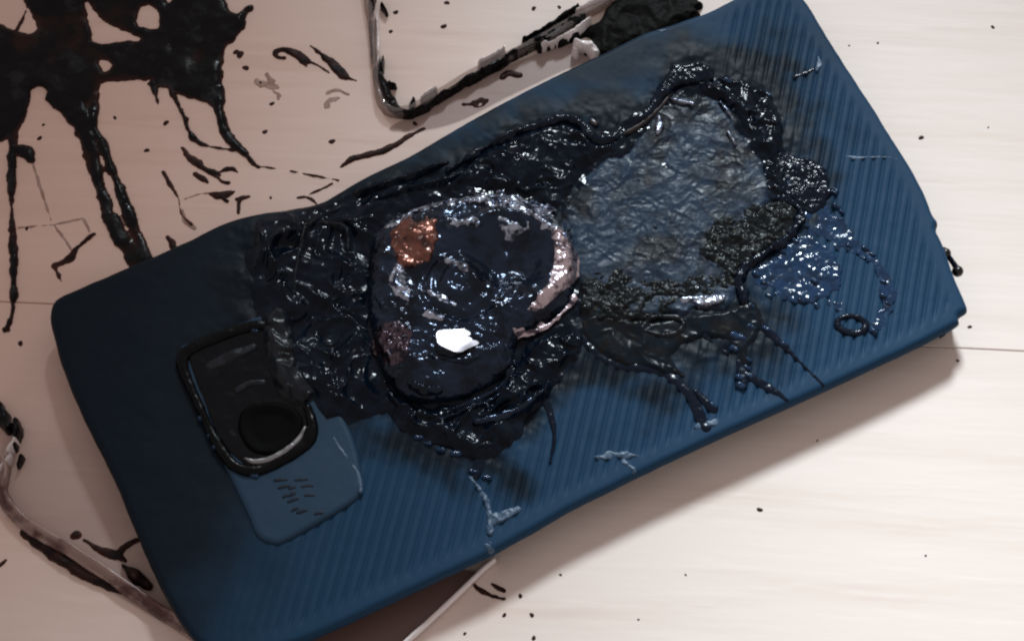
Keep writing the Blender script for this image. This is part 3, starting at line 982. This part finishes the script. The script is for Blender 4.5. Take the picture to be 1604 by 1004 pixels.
tt("tar_splatter", 'spill', "large black splatter of burnt plastic with long runs at the upper left corner", "splatter",
   polys=[[(56, -25), (340, -25), (348, -5), (360, 15), (374, 20), (386, 12), (396, 10), (398, 18), (388, 24), (386, 44), (372, 56), (366, 66), (353, 76), (350, 110), (347, 140),
           (342, 170), (332, 165), (318, 160), (302, 156), (285, 150), (265, 140), (240, 134), (232, 126), (165, 130), (152, 150), (140, 165), (100, 165), (75, 145), (60, 137), (48, 150),
           (42, 180), (30, 200), (22, 215), (-25, 215), (-25, 48), (30, 50), (58, 46)]],
   strokes=[[(8, 170, 18), (20, 225, 9), (18, 300, 6), (20, 380, 6), (22, 440, 6), (20, 490, 5), (9, 516, 6)], [(22, 235, 9), (36, 238, 14), (48, 250, 6)],
            [(100, 150, 28), (128, 190, 20), (142, 235, 13), (158, 300, 10), (182, 360, 13), (210, 395, 18), (228, 425, 20)],
            [(148, 150, 10), (146, 195, 9), (162, 232, 8), (182, 285, 8), (205, 345, 9), (225, 400, 10)],
            [(342, 140, 10), (346, 185, 7), (356, 215, 10), (382, 240, 7), (402, 260, 5), (416, 262, 2), (470, 271, 1.6), (530, 283, 1.2)],
            [(268, 140, 4), (286, 180, 4), (298, 208, 5), (314, 225, 5), (345, 233, 4), (366, 235, 4)], [(240, 132, 8), (243, 145, 3), (248, 165, 2)],
            [(20, 60, 3), (40, 20, 2), (45, -10, 2)]],
   holes=[[(134, 6), (142, 10), (160, 30), (178, 44), (205, 55), (219, 62), (200, 66), (150, 67), (144, 50), (136, 28)], [(217, 17), (232, 10), (246, 18), (250, 34), (246, 45), (222, 44), (216, 36)],
          [(155, 96), (166, 94), (174, 102), (173, 111), (160, 113)], [(258, -20), (270, -20), (268, 4), (262, 4)]],
   H=.8, wd=1.8, lump=.12, size=9, seed=3, edge=(.35, 2.5), cell=.25)
GS = "thin burnt plastic streaks on the table"
tt("tar_streak", 'smear', "short looped brown black streak with a hook at its end, right of the big splatter", "streak",
   strokes=[[(446, 92, 4), (434, 90, 4), (432, 82, 5), (446, 78, 5), (462, 84, 8), (478, 95, 7), (486, 98, 3)], [(474, 96, 6), (480, 104, 2)], [(484, 97, 3), (500, 104, 2), (515, 114, 2)]], group=GS, edge=(.15, 1.5))
tt("tar_streak", 'smear', "thick slanting dark streak beside the hooked one, nearest the clear plastic corner", "streak",
   strokes=[[(486, 72, 2), (502, 84, 4), (520, 100, 8), (536, 117, 9), (546, 123, 3)], [(546, 123, 2), (558, 127, 1.2)]], group=GS, edge=(.2, 1.5))
tt("tar_streak", 'smear', "knotted dark streak under the curved run of the splatter", "streak",
   strokes=[[(286, 232, 3), (296, 246, 6), (306, 254, 8), (322, 266, 5), (338, 272, 6), (345, 275, 2)], [(330, 270, 4), (346, 283, 3), (358, 287, 2)], [(306, 273, 4), (318, 280, 5), (325, 286, 2)],
            [(345, 270, 2), (362, 264, 5), (372, 270, 2)]], group=GS, edge=(.2, 1.5))
tt("tar_streak", 'smear', "narrow slanting dash left of the triangular dab above the phone", "streak",
   strokes=[[(256, 270, 3), (266, 288, 4), (274, 302, 3), (280, 312, 1.5), (284, 335, 1.5), (300, 352, 2)]], group=GS, edge=(.12, 1.5))
tt("tar_streak", 'smear', "triangular dark dab close above the phone's charred edge", "streak",
   strokes=[[(330, 304, 3), (345, 306, 8), (360, 304, 6), (368, 300, 2)], [(345, 306, 6), (356, 316, 4)]], group=GS, edge=(.25, 1.5))
tt("tar_streak", 'smear', "small T shaped dark mark touching the upper edge of the phone", "streak",
   strokes=[[(370, 312, 3), (378, 311, 4), (390, 308, 2)], [(376, 312, 4), (374, 322, 3), (373, 334, 3)]], group=GS, edge=(.12, 1.5))
tt("tar_streak", 'smear', "bent dark streak like a tick mark above the phone's left corner", "streak",
   strokes=[[(148, 367, 3), (130, 380, 3), (118, 392, 5), (112, 402, 7), (98, 412, 6), (86, 416, 6), (88, 424, 4), (96, 440, 2)]], group=GS, edge=(.2, 1.5))
tt("tar_streak", 'smear', "stubby dark peg standing off the phone's upper left edge", "streak",
   strokes=[[(262, 372, 3), (268, 378, 5), (272, 388, 6), (280, 392, 4)]], group=GS, edge=(.12, 1.5))
tt("tar_streak", 'smear', "long dark dab running along the upper edge of the phone", "streak",
   strokes=[[(534, 262, 2), (556, 248, 6), (590, 240, 6), (618, 228, 5), (640, 214, 4), (664, 202, 3)]], group=GS, edge=(.2, 2))
tt("tar_streak", 'smear', "faint thin pair of dashes above the pinched edge of the phone", "streak",
   strokes=[[(466, 310, 2), (480, 309, 3), (490, 314, 3), (496, 320, 2)], [(486, 304, 1.4), (505, 296, 2), (520, 288, 1.4)]], group=GS, edge=(.12, 1.5))
tt("tar_streak", 'smear', "dark smudges between the clear plastic edge and the phone", "streak",
   strokes=[[(786, 122, 4), (798, 116, 7), (812, 118, 6)], [(726, 164, 3), (742, 162, 4), (755, 156, 3)], [(740, 163, 4), (752, 168, 3), (762, 158, 4)]], group=GS, edge=(.25, 1.5))
tt("tar_streak", 'smear', "forked dark streak at the phone's lower left edge beside the case wall", "streak",
   strokes=[[(132, 846, 2), (150, 857, 4), (170, 866, 8), (184, 868, 8), (196, 856, 5), (214, 846, 4)], [(184, 868, 7), (196, 878, 4)]], group=GS, edge=(.15, 1.5))
tt("tar_streak", 'smear', "black fleck at the bottom left margin on bare wood", "streak",
   strokes=[[(-4, 888, 3), (4, 882, 3), (9, 877, 1.5)]], group=GS, edge=(.08, 1.5), cell=.15)
tt("tar_streak", 'smear', "brown spill line at the end of the bright case edge under the phone", "streak",
   strokes=[[(742, 914, 3), (752, 924, 4), (764, 931, 3), (780, 936, 3), (790, 938, 3)], [(770, 914, 3), (790, 925, 4)]], group=GS, edge=(.2, 1.5))
GF = "faint brown scorch marks on the table"
tt("scorch_mark", 'faint', "faint brown scorch patch right of the big splatter", "scorch mark", strokes=[[(402, 128, 4), (415, 134, 6), (432, 136, 5)], [(418, 118, 3), (428, 126, 4)], [(430, 145, 3), (438, 150, 4)]],
   H=.03, wd=.4, lump=.0, group=GF, edge=(.5, 1.5))
tt("scorch_mark", 'faint', "faint arched brown scorch below the thick slanting streak", "scorch mark", strokes=[[(512, 168, 3), (514, 158, 4), (530, 154, 3)], [(514, 145, 3), (530, 142, 4), (545, 149, 3)]],
   H=.03, wd=.4, lump=.0, group=GF, edge=(.3, 1.5))
tt("scorch_mark", 'faint', "faint crossed brown scorch lines left of the twin runs", "scorch mark", strokes=[[(30, 357, 2), (60, 354, 1.5), (85, 352, 1.5), (130, 342, 1.5)], [(84, 352, 1.5), (105, 380, 2), (112, 392, 2)], [(132, 345, 2), (140, 362, 2)],
   [(50, 250, 2), (65, 300, 2), (80, 345, 1.5)]], H=.03, wd=.3, lump=.0, group=GF, edge=(.15, 1.5))
tt("scorch_mark", 'faint', "faint brown scorch line dropping to the phone from the narrow dash", "scorch mark", strokes=[[(286, 330, 2), (290, 345, 4), (305, 358, 3)], [(290, 312, 2), (310, 305, 2), (328, 303, 1.5)]],
   H=.03, wd=.3, lump=.0, group=GF, edge=(.15, 1.5))
# specks: one shape, copied
V, F = [], []
nu, nv = 12, 4
for i in range(nv + 1):
    a = .5 * math.pi * i / nv
    for j in range(nu):
        q = 2 * math.pi * j / nu
        r = math.sin(a) * (1 + .12 * math.sin(2 * q + 1) + .08 * math.sin(3 * q))
        V.append((r * math.cos(q), r * math.sin(q), .35 * math.cos(a)))
for i in range(nv):
    for j in range(nu):
        F.append((i * nu + j, (i + 1) * nu + j, (i + 1) * nu + (j + 1) % nu, i * nu + (j + 1) % nu))
speck0 = link("plastic_speck", V, F, M['smear'], None, loc=(0, 0, 0))
specks = [(180, 185, 4), (260, 193, 6), (230, 236, 5), (415, 207, 5), (520, 222, 6), (426, 163, 5), (385, 107, 6), (62, 217, 5), (68, 196, 3), (1443, 216, 5), (1190, 798, 5), (1555, 43, 4),
          (790, 963, 4), (833, 963, 4), (836, 999, 4), (728, 992, 3), (1519, 512, 4), (695, 42, 6), (836, 14, 5), (876, 12, 4), (10, 516, 7), (32, 538, 5), (815, 933, 4), (119, 838, 9), (42, 358, 4),
          (1500, 565, 3), (878, 900, 2.5), (1375, 68, 2.5), (1330, 72, 2), (424, 310, 3), (650, 194, 5), (376, 86, 8), (370, 82, 6), (408, 130, 3), (700, 5, 5), (620, 20, 5), (612, 50, 4),
          (860, 64, 6), (1074, 900, 2), (1000, 970, 2), (1280, 690, 2), (1450, 870, 2), (1548, 200, 2)]
NAMED = {(1443, 216): "single round dark speck on bright boards right of the phone's right edge",
         (1190, 798): "lone dark speck in the middle of the bright boards below the phone",
         (1519, 512): "tiny speck just off the phone's lower right corner",
         (1500, 565): "faint speck in the phone's shadow below its right corner",
         (1555, 43): "speck nearest the upper right corner of the picture",
         (119, 838): "large round dark speck left of the forked streak by the case wall",
         (10, 516): "dark speck at the foot of the long left run of the splatter",
         (32, 538): "faint speck just below the foot of the splatter's left run",
         (695, 42): "largest speck inside the clear plastic corner",
         (520, 222): "speck alone on the boards just above the phone's long upper edge",
         (230, 236): "round dark speck directly right of the splatter's twin runs",
         (260, 193): "darkest round speck under the middle of the splatter",
         (180, 185): "reddish speck between the two thick runs of the splatter",
         (62, 217): "oblong speck beside the splatter's knobbed left run",
         (376, 86): "brown blob touching the splatter's right edge",
         (370, 82): "smaller brown blob against the splatter's right edge",
         (385, 107): "dark speck just right of the splatter's lower right edge",
         (815, 933): "biggest speck at the end of the brown spill line",
         (836, 999): "dark speck cut by the bottom margin below the spill line",
         (650, 194): "speck under the corner of the clear plastic cover",
         (860, 64): "speck against the singed arm of the clear plastic cover"}
for k, (px, py, r) in enumerate(specks):
    o = speck0 if k == 0 else speck0.copy()
    if k:
        COL.objects.link(o)
    c = at(px, py, 0)
    o.location = (c[0] / 1000, c[1] / 1000, .00002)
    o.rotation_euler = (0, 0, random.uniform(0, 6))
    s = r * PX * .92
    o.scale = (s, s * random.uniform(.75, 1), s * .8)
    if (px, py) in NAMED:
        lab = NAMED[(px, py)]
    elif px < 400 and py < 420:
        lab = "tiny dark speck on the boards between the big splatter and the phone"
    elif px < 560:
        lab = "tiny dark speck on the boards between the splatter and the clear plastic cover"
    elif py < 250 and px < 1100:
        lab = "tiny dark speck inside the corner of the clear plastic cover"
    elif py < 250:
        lab = "faint tiny speck on the bright boards above the phone's right end"
    else:
        lab = "tiny dark speck on the bright boards below the phone's lower edge"
    tag(o, lab, "speck", "specks of molten plastic scattered over the table")

# charred lump behind the phone's upper edge
tt("charred_lump", 'soot', "matt black charred lump behind the upper edge of the phone", "charred lump",
   polys=[[(932, 92), (915, 80), (925, 62), (900, 66), (915, 48), (938, 36), (950, 15), (975, -5), (1000, -25), (1070, -25), (1084, -5), (1100, 10), (1085, 18), (1095, 30), (1060, 52), (1010, 72), (960, 96)]],
   H=2.2, wd=2.5, lump=.35, size=6, seed=9, edge=(.5, 2))

# ------------------------------------------------------------------ clear plastic cover behind the phone
cz = at(610, 178, 0)
cover = empty("plastic_cover", (cz[0], cz[1], 0), "corner of a clear plastic cover with singed black edges, behind the phone", "plastic cover")
path = spline(pts([(572, -40), (578, 10), (586, 60), (590, 110), (594, 150), (604, 172), (624, 181), (650, 174), (690, 152), (740, 122), (800, 92), (850, 66), (900, 36), (950, 8), (1000, -22)], 0), False, 8)
prof = [(-1.0, .03), (-1.05, 1.6), (-.75, 2.6), (-.1, 3.0), (.55, 2.6), (.75, 1.6), (.7, .03)]
sweep("cover_wall", M['clearwall'], path, prof, cover, jitter=.12, seed=2)


def zc(top):
    def f(X, Y, sd):
        e = np.sqrt(np.clip(1 - np.clip(1 - sd / .7, 0, 1) ** 2, 0, 1))
        return .05 + top * e * (1 + .25 * fbm(X, Y, 3, 6, 3))
    return f


sootS = [[(584, -10, 7), (582, 8, 5), (580, 20, 2), (581, 60, 2), (583, 95, 2)], [(598, 8, 4), (606, 20, 2)], [(588, 108, 4), (597, 126, 7), (604, 142, 9), (612, 158, 9), (622, 172, 7), (640, 180, 5), (660, 172, 5), (676, 162, 4)],
         [(600, 92, 3), (598, 110, 4)], [(610, 134, 4), (620, 135, 2)], [(644, 166, 4), (648, 158, 3)], [(676, 162, 4), (700, 146, 5), (730, 128, 6), (758, 114, 6), (786, 98, 6), (812, 82, 7), (838, 68, 7), (868, 52, 7), (896, 36, 6), (915, 28, 4)],
         [(820, 62, 3), (850, 48, 4), (880, 30, 5), (905, 12, 4)], [(845, 76, 4), (880, 66, 4), (905, 56, 4)]]
patch("burnt_or_shaded_edge", M['tar'], zc(2.6), strokes=sootS, cell=.2, z=1.2, edge=(.18, 1.6), skirt=((0, -.05),), parent=cover)
glS = [[(590, 20, 3), (592, 55, 4), (593, 85, 4), (592, 100, 3)], [(660, 154, 3), (672, 147, 4), (684, 138, 2)], [(750, 98, 3), (770, 90, 4), (790, 76, 3)], [(904, 16, 4), (930, 6, 7), (955, -8, 6)],
       [(846, 74, 2), (880, 62, 4), (905, 48, 5), (925, 32, 4)], [(902, 68, 6), (922, 74, 9), (934, 84, 7)], [(898, 80, 3), (903, 84, 4)]]
patch("lip_glint", M['edge'], zc(3.5), strokes=glS, cell=.2, z=2.0, edge=(.15, 1.5), skirt=((0, -.05),), parent=cover)  # white glints on the clear wall, laid on as pale plastic
shp = spline(pts([(640, 184), (700, 152), (770, 116), (840, 86), (895, 66), (930, 90), (880, 112), (800, 150), (720, 190), (660, 205), (610, 204)], 0), True, 4)
n_ = len(shp)
V = np.concatenate([np.column_stack([shp, np.full(n_, z)]) for z in (.08, .3)])
F = [(i, (i + 1) % n_, n_ + (i + 1) % n_, n_ + i) for i in range(n_)] + [tuple(range(n_))[::-1], tuple(n_ + i for i in range(n_))]
o = link("cover_shadow_sheet", V, F, M['sheet'], cover, smooth_=False)  # tinted sheet standing in for the shadow band below the cover wall
a_ = o.data.attributes.new("sheet_tint", 'FLOAT', 'POINT')
a_.data.foreach_set("value", np.full(len(V), .75, np.float32))

# ------------------------------------------------------------------ smoky case under the phone's lower left end
cz = at(150, 900, 0)
tray = empty("tinted_case", (cz[0], cz[1], 0), "warped tinted plastic case with a rosy wall, half under the phone's lower left end", "phone case")
wallp = spline(pts([(-40, 700), (-5, 716), (8, 740), (4, 770), (20, 802), (58, 836), (112, 866), (182, 912), (246, 956), (300, 992), (370, 1045), (440, 1085), (540, 1085), (590, 1052)], 0), False, 8)
prof = [(-1.5, .03), (-1.6, 1.2), (-1.3, 1.9), (-.6, 1.5), (.1, 1.6), (.6, 2.9), (1.1, 3.0), (1.3, 1.7), (1.4, .03)]
sweep("case_wall", M['rosewall'], wallp, [(a * .8, h) for a, h in prof], tray, jitter=.15, seed=5)
ew = spline(pts([(590, 1052), (640, 1006), (690, 960), (725, 927), (752, 900), (775, 880)], 0), False, 8)
sweep("case_lip", M['edge'], ew, [(-.45, .03), (-.5, 1.6), (-.2, 2.2), (.3, 2.2), (.5, 1.6), (.5, .03)], tray, jitter=.05, seed=6)
fl = pts([(540, 1080), (592, 1050), (640, 1005), (690, 958), (725, 925), (752, 898), (690, 890), (560, 960), (440, 1010), (350, 1010), (310, 995), (380, 1045), (440, 1080)], 0)
n_ = len(fl)
V = np.concatenate([np.column_stack([fl, np.full(n_, z)]) for z in (.45, .8)])
F = [(i, (i + 1) % n_, n_ + (i + 1) % n_, n_ + i) for i in range(n_)] + [tuple(range(n_))[::-1], tuple(n_ + i for i in range(n_))]
link("case_floor", V, F, M['brownwall'], tray, smooth_=False)
q0, q1 = at(60, 520), at(150, 800)


def sheet_tint(X, Y):  # the sheet's tint deepens from its upper end downwards
    d = q1 - q0
    t = ((X - q0[0]) * d[0] + (Y - q0[1]) * d[1]) / (d @ d)
    return smooth(0, 1, t + .12 * fbm(X, Y, 14, 5, 3))


patch("case_sheet", M['sheet'], lambda X, Y, sd: .06 + 0 * X, polys=[[(-60, 470), (94, 474), (160, 560), (210, 700), (270, 840), (330, 980), (300, 1000), (250, 972), (180, 930), (110, 888), (50, 846),
      (16, 813), (4, 780), (8, 740), (-5, 716), (-60, 690)]], cell=1.0, z=0, edge=(0, 1), skirt=((0, -.03),), parent=tray, attr={"sheet_tint": sheet_tint}, rough=0)
patch("burnt_or_shaded_edge", M['tar'], zc(3.0), strokes=[[(-6, 640, 14), (4, 655, 12), (14, 672, 8)], [(24, 660, 6), (27, 680, 7), (22, 700, 5)], [(34, 716, 4), (28, 730, 3)]], cell=.22, z=1.2, edge=(.25, 2), skirt=((0, -.05),), parent=tray)
patch("lip_glint", M['edge'], zc(3.6), strokes=[[(24, 690, 4), (17, 702, 4), (10, 708, 2)], [(18, 714, 3), (6, 724, 4), (-4, 738, 3)]], cell=.2, z=2.0, edge=(.1, 1.5), skirt=((0, -.05),), parent=tray)  # pale strokes painted in as glints on the wall
patch("burnt_or_shaded_edge", M['smear'], zc(1.2), strokes=[[(36, 832, 5), (76, 862, 9), (116, 886, 11), (156, 908, 9), (190, 926, 3)]], cell=.22, z=.6, edge=(.25, 2), skirt=((0, -.05),), parent=tray)  # dark strip painted in as the shadow outside the case wall
patch("burnt_or_shaded_edge", M['smear'], zc(2.0), strokes=[[(192, 885, 3), (210, 900, 9), (226, 912, 9), (234, 918, 4)]], cell=.22, z=.6, edge=(.2, 2), skirt=((0, -.05),), parent=tray)
